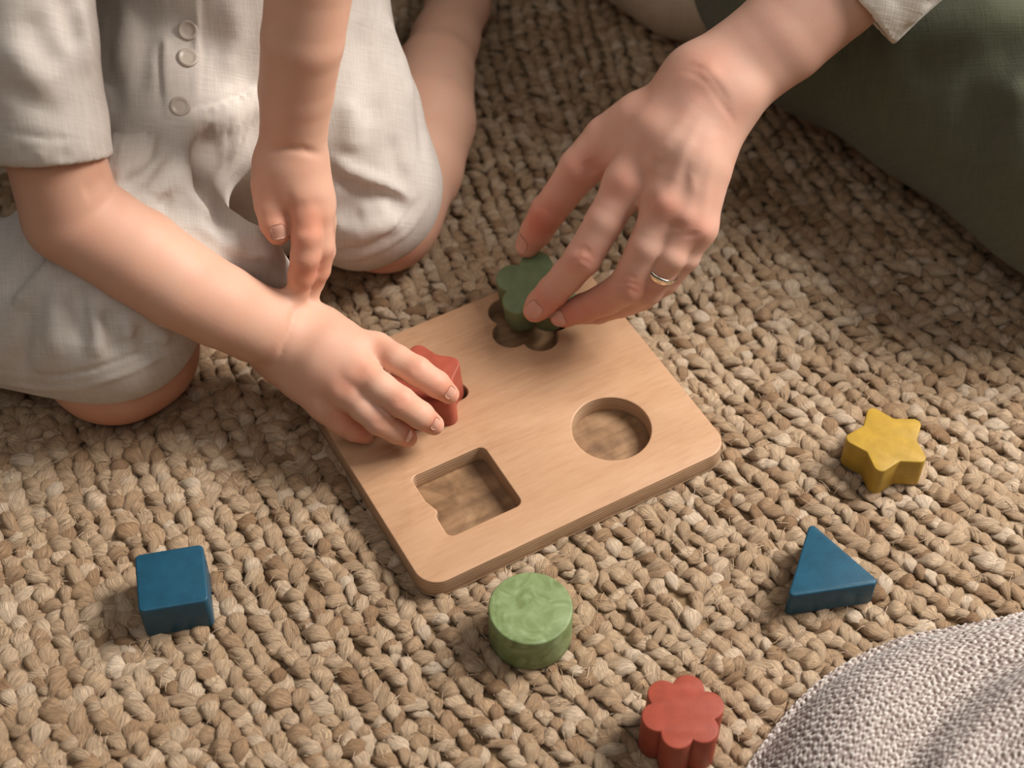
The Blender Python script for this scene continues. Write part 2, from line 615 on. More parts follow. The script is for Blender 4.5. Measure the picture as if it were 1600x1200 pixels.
for i in singles:
    o = bpy.data.objects.new('braid_stitch', single_me[int(i) % 8])
    o.parent = rug
    o.location = (S[i, 0] - RC[0], S[i, 1] - RC[1], ZZ[i])
    o.rotation_euler = (TILT[i], 0, S[i, 2])
    o.scale = (LEN[i], WID[i], HGT[i])
    COL.objects.link(o)
far = ~((px_ > -40) & (px_ < 1640) & (py_ > 300) & (py_ < 1240))
Vs, Fs, Us, Ts = [], [], [], []
base_i = 0
for shapes, sel in ((shapes_hi, rest[~far[rest]]), (shapes_lo, rest[far[rest]])):
    for q, (V, F, UV) in enumerate(shapes):
        idx = sel[sel % len(shapes) == q]
        if not len(idx): continue
        ca, sa = np.cos(S[idx, 2]), np.sin(S[idx, 2]); ct, st = np.cos(TILT[idx]), np.sin(TILT[idx])
        lx = V[None, :, 0] * LEN[idx, None]; ly = V[None, :, 1] * WID[idx, None]; lz = V[None, :, 2] * HGT[idx, None]
        y2 = ly * ct[:, None] - lz * st[:, None]; z2 = ly * st[:, None] + lz * ct[:, None]
        X = lx * ca[:, None] - y2 * sa[:, None] + S[idx, 0][:, None] - RC[0]
        Y = lx * sa[:, None] + y2 * ca[:, None] + S[idx, 1][:, None] - RC[1]
        Vs.append(np.stack([X, Y, z2 + ZZ[idx][:, None]], -1).reshape(-1, 3))
        Fs.append((F[None] + (np.arange(len(idx)) * len(V))[:, None, None] + base_i).reshape(-1, 4))
        Us.append(np.tile(UV, (len(idx), 1))); Ts.append(np.repeat(TONE[idx], len(V)))
        base_i += len(idx) * len(V)
Ts = np.concatenate(Ts)
me = mesh_np('braid_stitches', np.concatenate(Vs), np.concatenate(Fs), True, np.concatenate(Us), {'tone': Ts, 'single': Ts * 0})
tag(obj('braid_stitches', me, JUTE, rug), kind='stuff')

# loose jute fibres
nf = 8500
fx = rng.uniform(-.42, .46, nf); fy = rng.uniform(.36, 1.1, nf)
fa = rng.uniform(0, 6.28, nf); fl = rng.uniform(.003, .013, nf) ; cv = rng.normal(0, 60, nf)
t = np.linspace(0, 1, 4)
ang = fa[:, None] + cv[:, None] * fl[:, None] * (t - .5)
cx = fx[:, None] + np.cumsum(np.cos(ang), 1) * fl[:, None] / 4; cy = fy[:, None] + np.cumsum(np.sin(ang), 1) * fl[:, None] / 4
cz = -.0012 + rng.uniform(0, .0016, nf)[:, None] + (4 * t * (1 - t))[None] * rng.uniform(0, .0022, nf)[:, None]
nx, ny = -np.sin(ang), np.cos(ang)
wd = rng.uniform(.00008, .00026, nf)[:, None]
tri = [(nx * wd, ny * wd, 0 * nx), (-nx * wd, -ny * wd, 0 * nx), (0 * nx, 0 * nx, 0 * nx + wd * 1.6)]
FVv = np.stack([np.stack([cx + a - RC[0], cy + b - RC[1], cz + c], -1) for a, b, c in tri], 2)      # nf,5,3,3
FVv = FVv.reshape(-1, 3)
ii, jj, kk = np.meshgrid(np.arange(nf), np.arange(3), np.arange(3), indexing='ij')
b0 = ii * 12 + jj * 3
FF2 = np.stack([b0 + kk, b0 + (kk + 1) % 3, b0 + 3 + (kk + 1) % 3, b0 + 3 + kk], -1).reshape(-1, 4)
me = mesh_np('loose_fibres', FVv, FF2, True, np.c_[np.tile(np.repeat(t, 3), nf), np.zeros(nf * 12)],
             {'tone': np.repeat(np.clip(rng.normal(.72, .2, nf), 0, 1), 12), 'single': np.zeros(nf * 12)})
tag(obj('loose_fibres', me, JUTE, rug), kind='stuff')


# ------------------------------------------------------------------ prisms with rounded edges
def prism(name, loops, z0, z1, bev, mats, parent=None, res=3):
    """solid between z0 and z1 from closed 2D outlines (the first is the rim, the others are holes)"""
    cu = bpy.data.curves.new(name, 'CURVE')
    cu.dimensions = '2D'; cu.fill_mode = 'BOTH'
    cu.extrude = (z1 - z0) / 2 - bev; cu.bevel_depth = bev; cu.bevel_resolution = res; cu.offset = -bev
    for L in loops:
        s = cu.splines.new('POLY'); s.points.add(len(L) - 1); s.use_cyclic_u = True
        for p, q in zip(s.points, L): p.co = (q[0], q[1], 0, 1)
    tmp = bpy.data.objects.new('tmp', cu); COL.objects.link(tmp)
    dg = bpy.context.evaluated_depsgraph_get()
    me = bpy.data.meshes.new_from_object(tmp.evaluated_get(dg))
    bpy.data.objects.remove(tmp); bpy.data.curves.remove(cu)
    me.name = name
    import bmesh
    bm = bmesh.new(); bm.from_mesh(me)
    bmesh.ops.remove_doubles(bm, verts=bm.verts, dist=1e-6)
    bmesh.ops.recalc_face_normals(bm, faces=bm.faces)
    for v in bm.verts: v.co.z += (z0 + z1) / 2
    bm.normal_update()
    for f in bm.faces:
        f.smooth = True
        f.material_index = 1 if (len(mats) > 1 and abs(f.normal.z) < .55) else 0
    for e in bm.edges:
        e.smooth = not (len(e.link_faces) == 2 and e.calc_face_angle(0) > .6)
    bm.to_mesh(me); bm.free()
    idx = np.zeros(len(me.polygons), np.int32); me.polygons.foreach_get('material_index', idx)
    me.materials.clear()
    for m in mats: me.materials.append(m)
    me.polygons.foreach_set('material_index', idx)
    return obj(name, me, None, parent)


def rrect(w, h, r, n=10, cx=0, cy=0):
    pts = []
    for sx, sy, a0 in ((1, 1, 0), (-1, 1, 90), (-1, -1, 180), (1, -1, 270)):
        for q in range(n + 1):
            a = math.radians(a0 + 90 * q / n)
            pts.append((cx + sx * (w - r) + r * math.cos(a), cy + sy * (h - r) + r * math.sin(a)))
    return pts


def circle(r, n=64, cx=0, cy=0):
    return [(cx + r * math.cos(2 * math.pi * q / n), cy + r * math.sin(2 * math.pi * q / n)) for q in range(n)]


def rounded(poly, r, n=7):
    """polygon with its corners (also the inner ones) rounded; r is a number or one per corner"""
    out = []; m = len(poly)
    for q in range(m):
        p = Vector(poly[q]); a = (Vector(poly[q - 1]) - p); b = (Vector(poly[(q + 1) % m]) - p)
        rr = r[q] if hasattr(r, '__len__') else r
        la, lb = a.length, b.length; a.normalize(); b.normalize()
        half = math.acos(max(-1, min(1, a.dot(b)))) / 2
        d = min(rr / math.tan(half), la * .48, lb * .48); rr = d * math.tan(half)
        c = p + (a + b).normalized() * (rr / math.sin(half))
        s, e = p + a * d - c, p + b * d - c
        a0, a1 = math.atan2(s.y, s.x), math.atan2(e.y, e.x)
        da = (a1 - a0 + math.pi) % (2 * math.pi) - math.pi
        for k_ in range(n + 1):
            t_ = a0 + da * k_ / n
            out.append((c.x + rr * math.cos(t_), c.y + rr * math.sin(t_)))
    return out


def star(ro, ri, rt, rv, rot=0.0, n=5):
    poly, rad = [], []
    for q in range(2 * n):
        a = rot + math.pi * q / n
        poly.append(((ro if q % 2 == 0 else ri) * math.cos(a), (ro if q % 2 == 0 else ri) * math.sin(a)))
        rad.append(rt if q % 2 == 0 else rv)
    return rounded(poly, rad)


def flower(R, n, lobe, rot=0.0, m=14, cx=0, cy=0):
    """n round petals of radius lobe, their centres at R, with crisp notches between"""
    out = []
    step = 2 * math.pi / n
    # half angle on the petal at which neighbouring petals meet
    hx = R * math.sin(step / 2)
    half = math.pi - math.acos(max(-1, min(1, -0.0 + 0)))if lobe <= hx else math.pi / 2 + step / 2 - math.acos(min(1, hx / lobe)) * 1.0
    for q in range(n):
        a = rot + q * step
        for k_ in range(m):
            t_ = a - half + 2 * half * k_ / (m - 1)
            out.append((cx + R * math.cos(a) + lobe * math.cos(t_), cy + R * math.sin(a) + lobe * math.sin(t_)))
    return out


# ------------------------------------------------------------------ puzzle board
BYAW = 0.51194
board = empty('shape_puzzle_board', (-.00244, .616, 0), BYAW)
tag(board, 'wooden shape sorter board with rounded corners and four cut-out holes', 'puzzle board')
M_TOP = wood('birch_face', (.54, .325, .190), (.50, .29, .163), (.43, .235, .125), .22)


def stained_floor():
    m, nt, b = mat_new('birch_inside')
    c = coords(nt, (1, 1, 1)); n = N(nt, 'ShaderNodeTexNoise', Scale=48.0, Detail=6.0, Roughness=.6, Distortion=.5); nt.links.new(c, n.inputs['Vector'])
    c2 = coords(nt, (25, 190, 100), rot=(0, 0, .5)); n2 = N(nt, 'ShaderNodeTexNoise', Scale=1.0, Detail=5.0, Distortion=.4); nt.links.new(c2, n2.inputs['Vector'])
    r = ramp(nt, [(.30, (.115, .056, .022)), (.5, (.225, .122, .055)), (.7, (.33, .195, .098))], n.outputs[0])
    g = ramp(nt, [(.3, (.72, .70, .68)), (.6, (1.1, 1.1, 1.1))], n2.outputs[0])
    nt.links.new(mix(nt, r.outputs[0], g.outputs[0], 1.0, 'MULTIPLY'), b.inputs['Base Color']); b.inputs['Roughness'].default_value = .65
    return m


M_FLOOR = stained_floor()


def ply_edge():
    m, nt, b = mat_new('plywood_edge')
    c = coords(nt)
    s = nt.nodes.new('ShaderNodeSeparateXYZ'); nt.links.new(c, s.inputs[0])
    w = N(nt, 'ShaderNodeTexNoise', Scale=70.0, Detail=2.0); nt.links.new(c, w.inputs['Vector'])
    wz = N(nt, 'ShaderNodeMath', operation='MULTIPLY_ADD'); nt.links.new(w.outputs[0], wz.inputs[0]); wz.inputs[1].default_value = .0006; nt.links.new(s.outputs[2], wz.inputs[2])
    f = N(nt, 'ShaderNodeMath', operation='MULTIPLY'); nt.links.new(wz.outputs[0], f.inputs[0]); f.inputs[1].default_value = 1 / .0023
    fr = N(nt, 'ShaderNodeMath', operation='FRACT'); nt.links.new(f.outputs[0], fr.inputs[0])
    r = ramp(nt, [(0, (.34, .19, .10)), (.16, (.40, .24, .13)), (.3, (.58, .40, .26)), (.62, (.60, .42, .28)), (.75, (.44, .28, .165)), (1, (.36, .20, .11))], fr.outputs[0])
    c2 = coords(nt, (60, 60, 900)); n = N(nt, 'ShaderNodeTexNoise', Scale=1.0, Detail=4.0); nt.links.new(c2, n.inputs['Vector'])
    g = ramp(nt, [(.3, (.78, .76, .74)), (.7, (1.12, 1.1, 1.08))], n.outputs[0])
    nt.links.new(mix(nt, r.outputs[0], g.outputs[0], 1.0, 'MULTIPLY'), b.inputs['Base Color'])
    b.inputs['Roughness'].default_value = .5
    return m


M_PLY = ply_edge()
HB = .17452
BW, BH = .1, HB / 2
outer = rrect(BW, BH, .0135)
sq = rrect(.0237, .0237, .0042, 6, -.04905, -.03914)
# the chipped place on the left side of the square hole
chip = []
for q in sq:
    chip.append(q)
chip = [q for q in chip]
ix = max(i for i in range(len(chip)) if abs(chip[i][0] + .04905 + .0237) < 1e-5 and chip[i][1] > -.03914)
chip[ix + 1:ix + 1] = [(-.04905 - .0237, -.0345), (-.0700, -.0428), (-.0704, -.0447), (-.04905 - .0237 + .0004, -.0462)]
ci = circle(.02336, 64, .04669, -.04126)


def to_board(x, y):
    p = at(x, y, .0145); dx, dy = p[0] + .00244, p[1] - .616
    return (dx * math.cos(BYAW) + dy * math.sin(BYAW), -dx * math.sin(BYAW) + dy * math.cos(BYAW))


HF = to_board(826, 500)
fl = flower(.0154, 5, .0113, math.radians(-92.3), 14, *HF)
HS = to_board(666, 609)
st = [(HS[0] + a, HS[1] + b) for a, b in star(.0285, .0185, .0058, .007, .658)]
prism('frame', [outer, chip, ci, fl, st], .0022, .0145, .0009, [M_TOP, M_PLY], board)
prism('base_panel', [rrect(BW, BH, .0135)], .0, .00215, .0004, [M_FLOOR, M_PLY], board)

# ------------------------------------------------------------------ wooden blocks
M_BLUE = paint('blue_paint', (.014, .072, .118), .40)
M_YEL = paint('mustard_paint', (.41, .25, .034), .42)
M_RED = paint('red_paint', (.31, .058, .032), .5)
M_CORAL = paint('coral_paint', (.37, .080, .046), .5)
M_GRN = paint('dark_green_paint', (.150, .195, .095), .5)


def marble_green():
    m, nt, b = mat_new('mottled_green_paint')
    c = coords(nt)
    n = N(nt, 'ShaderNodeTexNoise', Scale=75.0, Detail=4.0, Distortion=1.6); nt.links.new(c, n.inputs['Vector'])
    r = ramp(nt, [(.3, (.13, .17, .055)), (.5, (.19, .255, .10)), (.7, (.27, .34, .17))], n.outputs[0])
    nt.links.new(r.outputs[0], b.inputs['Base Color']); b.inputs['Roughness'].default_value = .5
    bump(nt, b, n.outputs[0], .25, .002)
    return m


def place(o, x, y, z, rz, rx=0.0, ry=0.0):
    o.location = (x, y, z); o.rotation_euler = (rx, ry, rz)


b = prism('cube_block', [rrect(.0186, .0186, .003, 5)], 0, .0262, .0012, [M_BLUE])
place(b, -.1840, .4915, .0, math.radians(11.5)); tag(b, 'blue square wooden block alone at lower left of the rug', 'toy block', 'wooden puzzle blocks')
tri = rounded([(.1665, .5325), (.1485, .4830), (.2005, .4920)], .0025, 6)
tcx = (.1673 + .1522 + .1973) / 3; tcy = (.5268 + .4862 + .4923) / 3
b = prism('triangle_block', [[(p_[0] - tcx, p_[1] - tcy) for p_ in tri]], 0, .0200, .0011, [M_BLUE])
place(b, tcx, tcy, .0, 0); tag(b, 'dark blue triangular wooden block below the yellow star', 'toy block', 'wooden puzzle blocks')
b = prism('star_block', [star(.0275, .0165, .0042, .002, 0)], 0, .0225, .0009, [M_YEL])
place(b, .2176, .5885, .0, math.radians(-38)); tag(b, 'mustard yellow five-pointed star block on the rug at right', 'toy block', 'wooden puzzle blocks')
b = prism('cylinder_block', [circle(.0226, 72)], 0, .0270, .0012, [marble_green()])
place(b, .0099, .4720, .0, 0); tag(b, 'mottled green round cylinder block standing below the board', 'toy block', 'wooden puzzle blocks')
b = prism('flower_block', [flower(.0133, 6, .0083, math.radians(14), 14)], 0, .030, .0009, [M_RED])
place(b, .0865, .4090, .0, 0); tag(b, 'brick red six-petal flower block at the bottom edge', 'toy block', 'wooden puzzle blocks')

# ------------------------------------------------------------------ the two held blocks
def frame_from(z_axis, x_hint):
    z = Vector(z_axis).normalized(); x = Vector(x_hint); x = (x - z * x.dot(z)).normalized(); y = z.cross(x)
    return Matrix((x, y, z)).transposed()


def pose(o, centre, z_axis, x_hint):
    o.matrix_world = Matrix.Translation(Vector(centre)) @ frame_from(z_axis, x_hint).to_4x4()


b = prism('coral_block', [star(.0268, .0178, .0058, .006, 0)], -.016, .016, .0012, [M_CORAL])
top = at(660, 589, .041)
za = Vector((-.06, -.10, .99)).normalized()
pose(b, Vector(top) - za * .016, za, (math.cos(.49), math.sin(.49), 0))
tag(b, "coral red star block in the toddler's hand, half in its hole", 'toy block', 'wooden puzzle blocks')
b = prism('green_flower_block', [flower(.0146, 5, .0102, 0, 14)], -.0105, .0105, .0014, [M_GRN])
top = at(834, 443, .0375)
za = Vector((-.10, -.14, .98)).normalized()
pose(b, Vector(top) - za * .0105, za, (math.cos(1.48), math.sin(1.48), 0))
tag(b, "dark green flower block held tilted by the adult's fingers", 'toy block', 'wooden puzzle blocks')

# ------------------------------------------------------------------ toddler
M_SKIN = skin('toddler_skin', (.66, .385, .27), (.61, .225, .135))
M_LINEN = linen('oat_linen', (.66, .595, .53), (.53, .465, .405))
M_BTN, bnt_, bb_ = mat_new('shell_button')
bb_.inputs['Base Color'].default_value = (.52, .44, .36, 1); bb_.inputs['Roughness'].default_value = .35
M_NAIL = skin('nail', (.62, .33, .245), (.58, .25, .18), .1)
M_NAIL.node_tree.nodes['Principled BSDF'].inputs['Roughness'].default_value = .28


def nail(name, node, c, tdir, ndir, w, l, mat, parent, bend=.35):
    """curved nail plate lying on the finger: c = plate centre, tdir to the tip, ndir outwards"""
    t = Vector(tdir).normalized(); n = Vector(ndir); n = (n - t * n.dot(t)).normalized(); s = t.cross(n)
    nu, nv = 9, 9
    V = []
    for lay in (0.00045, -.0006):
        for i in range(nu):
            for j in range(nv):
                a = (i / (nu - 1) - .5) * 2; bq = (j / (nv - 1) - .5) * 2
                wd = w * (1 - .16 * max(0, -a) ** 2) * math.sqrt(max(0.0, 1 - max(0, abs(a) - .55) ** 2 * 3.2))
                p = Vector(c) + t * (a * l * .5) + s * (bq * wd * .5)
                p = np.array(p)
                q = p + np.array(n) * .006
                for _ in range(24):
                    e = float(call(node, q[None], None, None, 0)[0])
                    if e < 1e-4: break
                    q = q - np.array(n) * max(e * .8, 1e-4)
                V.append(q + np.array(n) * (lay - .0002 * bq * bq))
    V = np.array(V); m = nu * nv
    i, j = np.meshgrid(np.arange(nu - 1), np.arange(nv - 1), indexing='ij')
    F = np.stack([i * nv + j, (i + 1) * nv + j, (i + 1) * nv + j + 1, i * nv + j + 1], -1).reshape(-1, 4)
    edge = [r for r in range(nv)] + [r * nv + nv - 1 for r in range(1, nu)] + [(nu - 1) * nv + r for r in range(nv - 2, -1, -1)] + [r * nv for r in range(nu - 2, 0, -1)]
    e = np.array(edge); e2 = np.roll(e, -1)
    S_ = np.stack([e, e2, e2 + m, e + m], -1)
    F = np.concatenate([F[:, ::-1], F + m, S_])
    return obj(name, mesh_np(name, V, F, True), mat, parent)


# ---- skin
arm_r = Join(.012, pchain(.002, (20, -170, .31, 80), (55, 100, .235, 77), (82, 230, .190, 76), (112, 335, .150, 78), (213, 398, .130, 75.5), (277, 442, .113, 71.5), (342, 477, .095, 66), (398, 505, .077, 61), (441, 522, .064, 58)))
palm_r = Join(.012,
              pchain(.002, (446, 512, .057, 48), (500, 522, .058, 44), (556, 548, .060, 33), (586, 550, .058, 25)),
              pchain(.002, (446, 524, .055, 50), (510, 548, .062, 44), (562, 585, .059, 26)),
              pchain(.002, (440, 538, .051, 46), (495, 575, .055, 42), (541, 612, .053, 25)),
              pchain(.002, (436, 545, .046, 42), (476, 590, .044, 38), (508, 632, .041, 25)),
              pchain(.002, (450, 520, .045, 45), (520, 560, .042, 42)))
idx_r = pchain(.002, (588, 545, .060, 26), (620, 563, .0625, 24), (651, 580, .062, 23.5), (682, 600, .054, 21), (702, 616, .045, 16))
mid_r = pchain(.002, (563, 583, .061, 27), (594, 606, .061, 25), (626, 628, .058, 24), (657, 649, .047, 21.5), (678, 664, .035, 16.5))
rin_r = pchain(.002, (543, 612, .054, 25), (568, 637, .052, 23), (592, 658, .047, 22), (620, 674, .035, 19.5), (637, 684, .0255, 15.5))
pin_r = pchain(.003, (508, 632, .041, 24), (532, 658, .034, 20), (553, 671, .027, 18), (570, 680, .0215, 14.5))
thumb_r = pchain(.004, (486, 528, .045, 34), (548, 548, .034, 24), (598, 566, .028, 21), (628, 585, .0255, 16))
hand_r = Join(.006, palm_r, Join(.0008, idx_r, mid_r, rin_r, pin_r), thumb_r)
limb_r = Join(.010, arm_r, hand_r)

arm_l = pchain(.002, (512, -230, .325, 85), (486, -40, .262, 70), (473, 60, .228, 65), (463, 140, .195, 59), (459, 205, .169, 52), (457, 238, .157, 48.5))
palm_l = Join(.009,
              pchain(.002, (450, 252, .154, 46), (464, 300, .142, 33), (472, 322, .136, 26)),
              pchain(.002, (460, 252, .152, 48), (482, 305, .137, 33), (490, 328, .130, 26)),
              pchain(.002, (464, 258, .148, 44), (492, 318, .129, 30), (502, 345, .117, 22)),
              pchain(.002, (440, 262, .150, 42), (426, 292, .143, 30)))
thumb_l = pchain(.002, (424, 290, .143, 31), (424, 320, .136, 26.5), (429, 348, .129, 23.5), (434, 364, .124, 19.5))
idx_l = pchain(.002, (476, 330, .134, 26), (479, 368, .124, 24), (477, 400, .113, 23), (471, 430, .100, 21), (468, 449, .091, 17))
mid_l = pchain(.002, (494, 335, .128, 25), (501, 385, .112, 21), (495, 422, .096, 20), (487, 446, .084, 16))
rin_l = pchain(.002, (502, 347, .116, 22), (506, 392, .100, 18), (499, 422, .086, 17), (493, 442, .076, 14))
hand_l = Join(.0035, palm_l, Join(.0006, idx_l, mid_l, rin_l, thumb_l))
limb_l = Join(.006, arm_l, hand_l)

leg_r = Join(.02, pchain(.003, (275, 200, .115, 85), (190, 460, .060, 85), (172, 552, .034, 92)),
             pchain(.003, (172, 556, .034, 96), (225, 545, .033, 82)),
             pchain(.003, (190, 545, .034, 92), (215, 400, .036, 85), (235, 260, .032, 60)))
leg_l = Join(.015, pchain(.003, (430, 40, .13, 95), (580, 300, .055, 95), (598, 330, .04, 86)),
             pchain(.004, (596, 336, .036, 84), (640, 260, .04, 83), (664, 190, .043, 78), (680, 110, .040, 60), (696, 62, .034, 46)),
             pchain(.004, (696, 62, .034, 46), (715, 10, .030, 50), (735, -50, .028, 48), (745, -110, .024, 36)))
trunk = Join(.03, Cone((np.array([-.165, .825, .105]), .045), (np.array([-.167, .84, .175]), .042)),
             Cone((np.array([-.167, .84, .175]), .042), (np.array([-.17, .885, .29]), .042)),
             Cone((np.array([-.235, .885, .325]), .034), (np.array([-.10, .885, .325]), .034)),
             Cone((np.array([-.168, .885, .33]), .03), (np.array([-.168, .88, .37]), .028)),
             Cone((np.array([-.235, .885, .325]), .036), sph(20, -170, .31, 80)),
             Cone((np.array([-.10, .885, .325]), .036), sph(512, -230, .325, 85)))


limb_r2 = detail(limb_r, [
    ([(463, 470), (455, 500), (444, 535), (428, 574)], -.0011, .0022),
    ([(455, 466), (447, 500), (436, 540), (418, 572)], .0004, .004),
    ([(641, 578), (648, 572), (652, 565)], -.0006, .0011), ([(646, 584), (655, 577), (659, 570)], -.0006, .0011),
    ([(616, 632), (626, 626), (631, 618)], -.0006, .0011), ([(622, 637), (630, 630), (636, 622)], -.0005, .0010),
    ([(584, 664), (592, 660), (599, 654)], -.0006, .0011), ([(590, 668), (598, 664), (603, 658)], -.0005, .0010),
    ([(560, 578)], -.0009, .0050), ([(535, 605)], -.0010, .0048), ([(588, 540)], -.0008, .0048), ([(506, 628)], -.0008, .0045),
    ([(677, 596), (684, 590), (689, 584)], -.0004, .0009), ([(651, 645), (657, 640), (662, 634)], -.0004, .0009),
    ([(166, 272), (150, 292), (130, 305)], -.0012, .006),
], .00075)
limb_l2 = detail(limb_l, [
    ([(413, 236), (440, 232), (470, 233), (504, 243)], -.0013, .0022),
    ([(452, 300), (452, 325), (451, 350)], -.0010, .0024),
    ([(419, 340), (430, 338), (441, 340)], -.0004, .0009), ([(418, 346), (430, 344), (442, 346)], -.0004, .0009),
    ([(463, 358), (476, 356), (488, 358)], -.0005, .0012), ([(464, 364), (476, 362), (487, 364)], -.0004, .0010),
    ([(470, 325)], -.0006, .004), ([(495, 322)], -.0006, .004),
], .00055)
CHILD = Join(.012, trunk, limb_r2, limb_l2, leg_r, leg_l)
fl_ = []
for x, y, r, a in ((590, 540, .008, .35), (565, 578, .008, .4), (541, 606, .008, .35), (648, 576, .007, .45), (626, 627, .007, .45), (592, 660, .007, .45),
                   (703, 615, .007, .8), (679, 664, .007, .9), (640, 684, .007, .9), (570, 678, .009, .7), (540, 655, .010, .5), (500, 620, .015, .25), (685, 600, .007, .4)):
    fl_.append((hit(limb_r, x, y), r, a))
for x, y, r, a in ((430, 372, .010, .6), (470, 330, .012, .4), (475, 380, .010, .45), (469, 430, .010, .6), (500, 350, .009, .4), (498, 420, .012, .5), (428, 320, .012, .25), (450, 262, .014, .15)):
    fl_.append((hit(limb_l, x, y), r, a))
fl_.append((at(180, 640, .012), .035, .55)); fl_.append((at(270, 585, .02), .025, .4)); fl_.append((at(600, 400, .02), .04, .3)); fl_.append((hit(arm_r, 110, 330), .03, .15))
child = polygonise('person', CHILD, .00155, M_SKIN, None, fl_)
tag(child, 'toddler in oatmeal linen romper kneeling at left and posting a coral block', 'person')

# nails of the toddler
def tipnail(node, x, y, pa, pb, w, l, mat, parent):
    c = hit(node, x, y)
    if c is None: return None
    return nail('fingernail', node, c, sph(*pb)[0] - sph(*pa)[0], grad(node, c), w, l, mat, parent)


tipnail(limb_l, 435, 362, (424, 320, .136, 1), (434, 364, .124, 1), .0088, .0085, M_NAIL, child)
tipnail(limb_r, 704, 613, (682, 600, .054, 1), (702, 616, .045, 1), .0075, .0065, M_NAIL, child)
tipnail(limb_r, 681, 662, (657, 649, .047, 1), (678, 664, .035, 1), .0075, .0065, M_NAIL, child)
tipnail(limb_r, 640, 682, (620, 674, .035, 1), (637, 684, .0255, 1), .0070, .006, M_NAIL, child)

# ---- romper
def plane_px(pts3, inside):
    """plane through three points, its normal pointing away from the point 'inside'"""
    a, b_, c = pts3
    n = np.cross(b_ - a, c - a); n /= np.linalg.norm(n)
    if (inside - a) @ n > 0: n = -n
    return a, n


body_c = Join(.03, Cone((np.array([-.165, .82, .105]), .088), (np.array([-.167, .835, .175]), .083)),
              Cone((np.array([-.167, .835, .175]), .083), (np.array([-.17, .885, .29]), .078)),
              Cone((np.array([-.235, .885, .325]), .042), (np.array([-.10, .885, .325]), .042)))
rl = pchain(.003, (250, 180, .130, 165), (190, 380, .096, 158), (165, 480, .070, 150), (140, 500, .040, 148))
rl = Join(.02, rl, pchain(.003, (40, 470, .060, 130), (-20, 480, .04, 140)))
hem_r = plane_px((at(0, 608, .030), at(140, 617, .034), at(300, 533, .030)), at(200, 300, .15))
rl_cut = Cut(rl, [hem_r], [], .003)
ll = pchain(.003, (420, 20, .145, 165), (520, 190, .10, 140), (566, 292, .066, 121))
ll_l = Join(.01, ll, pchain(.003, (566, 292, .066, 118), (560, 330, .045, 92)))
lap = Join(.012, pchain(.004, (215, 270, .14, 70), (300, 330, .125, 60), (380, 385, .098, 42), (430, 420, .078, 22)),
           pchain(.003, (300, 380, .11, 60), (380, 410, .085, 40), (438, 436, .070, 12)),
           pchain(.003, (200, 330, .13, 80), (300, 420, .09, 70), (400, 440, .06, 30)))
crotch = pchain(.003, (330, 225, .060, 70), (385, 290, .034, 75), (440, 330, .028, 70))
skirt = Join(.02, rl_cut, ll_l, lap, crotch)
romper0 = Join(.016, body_c, skirt)
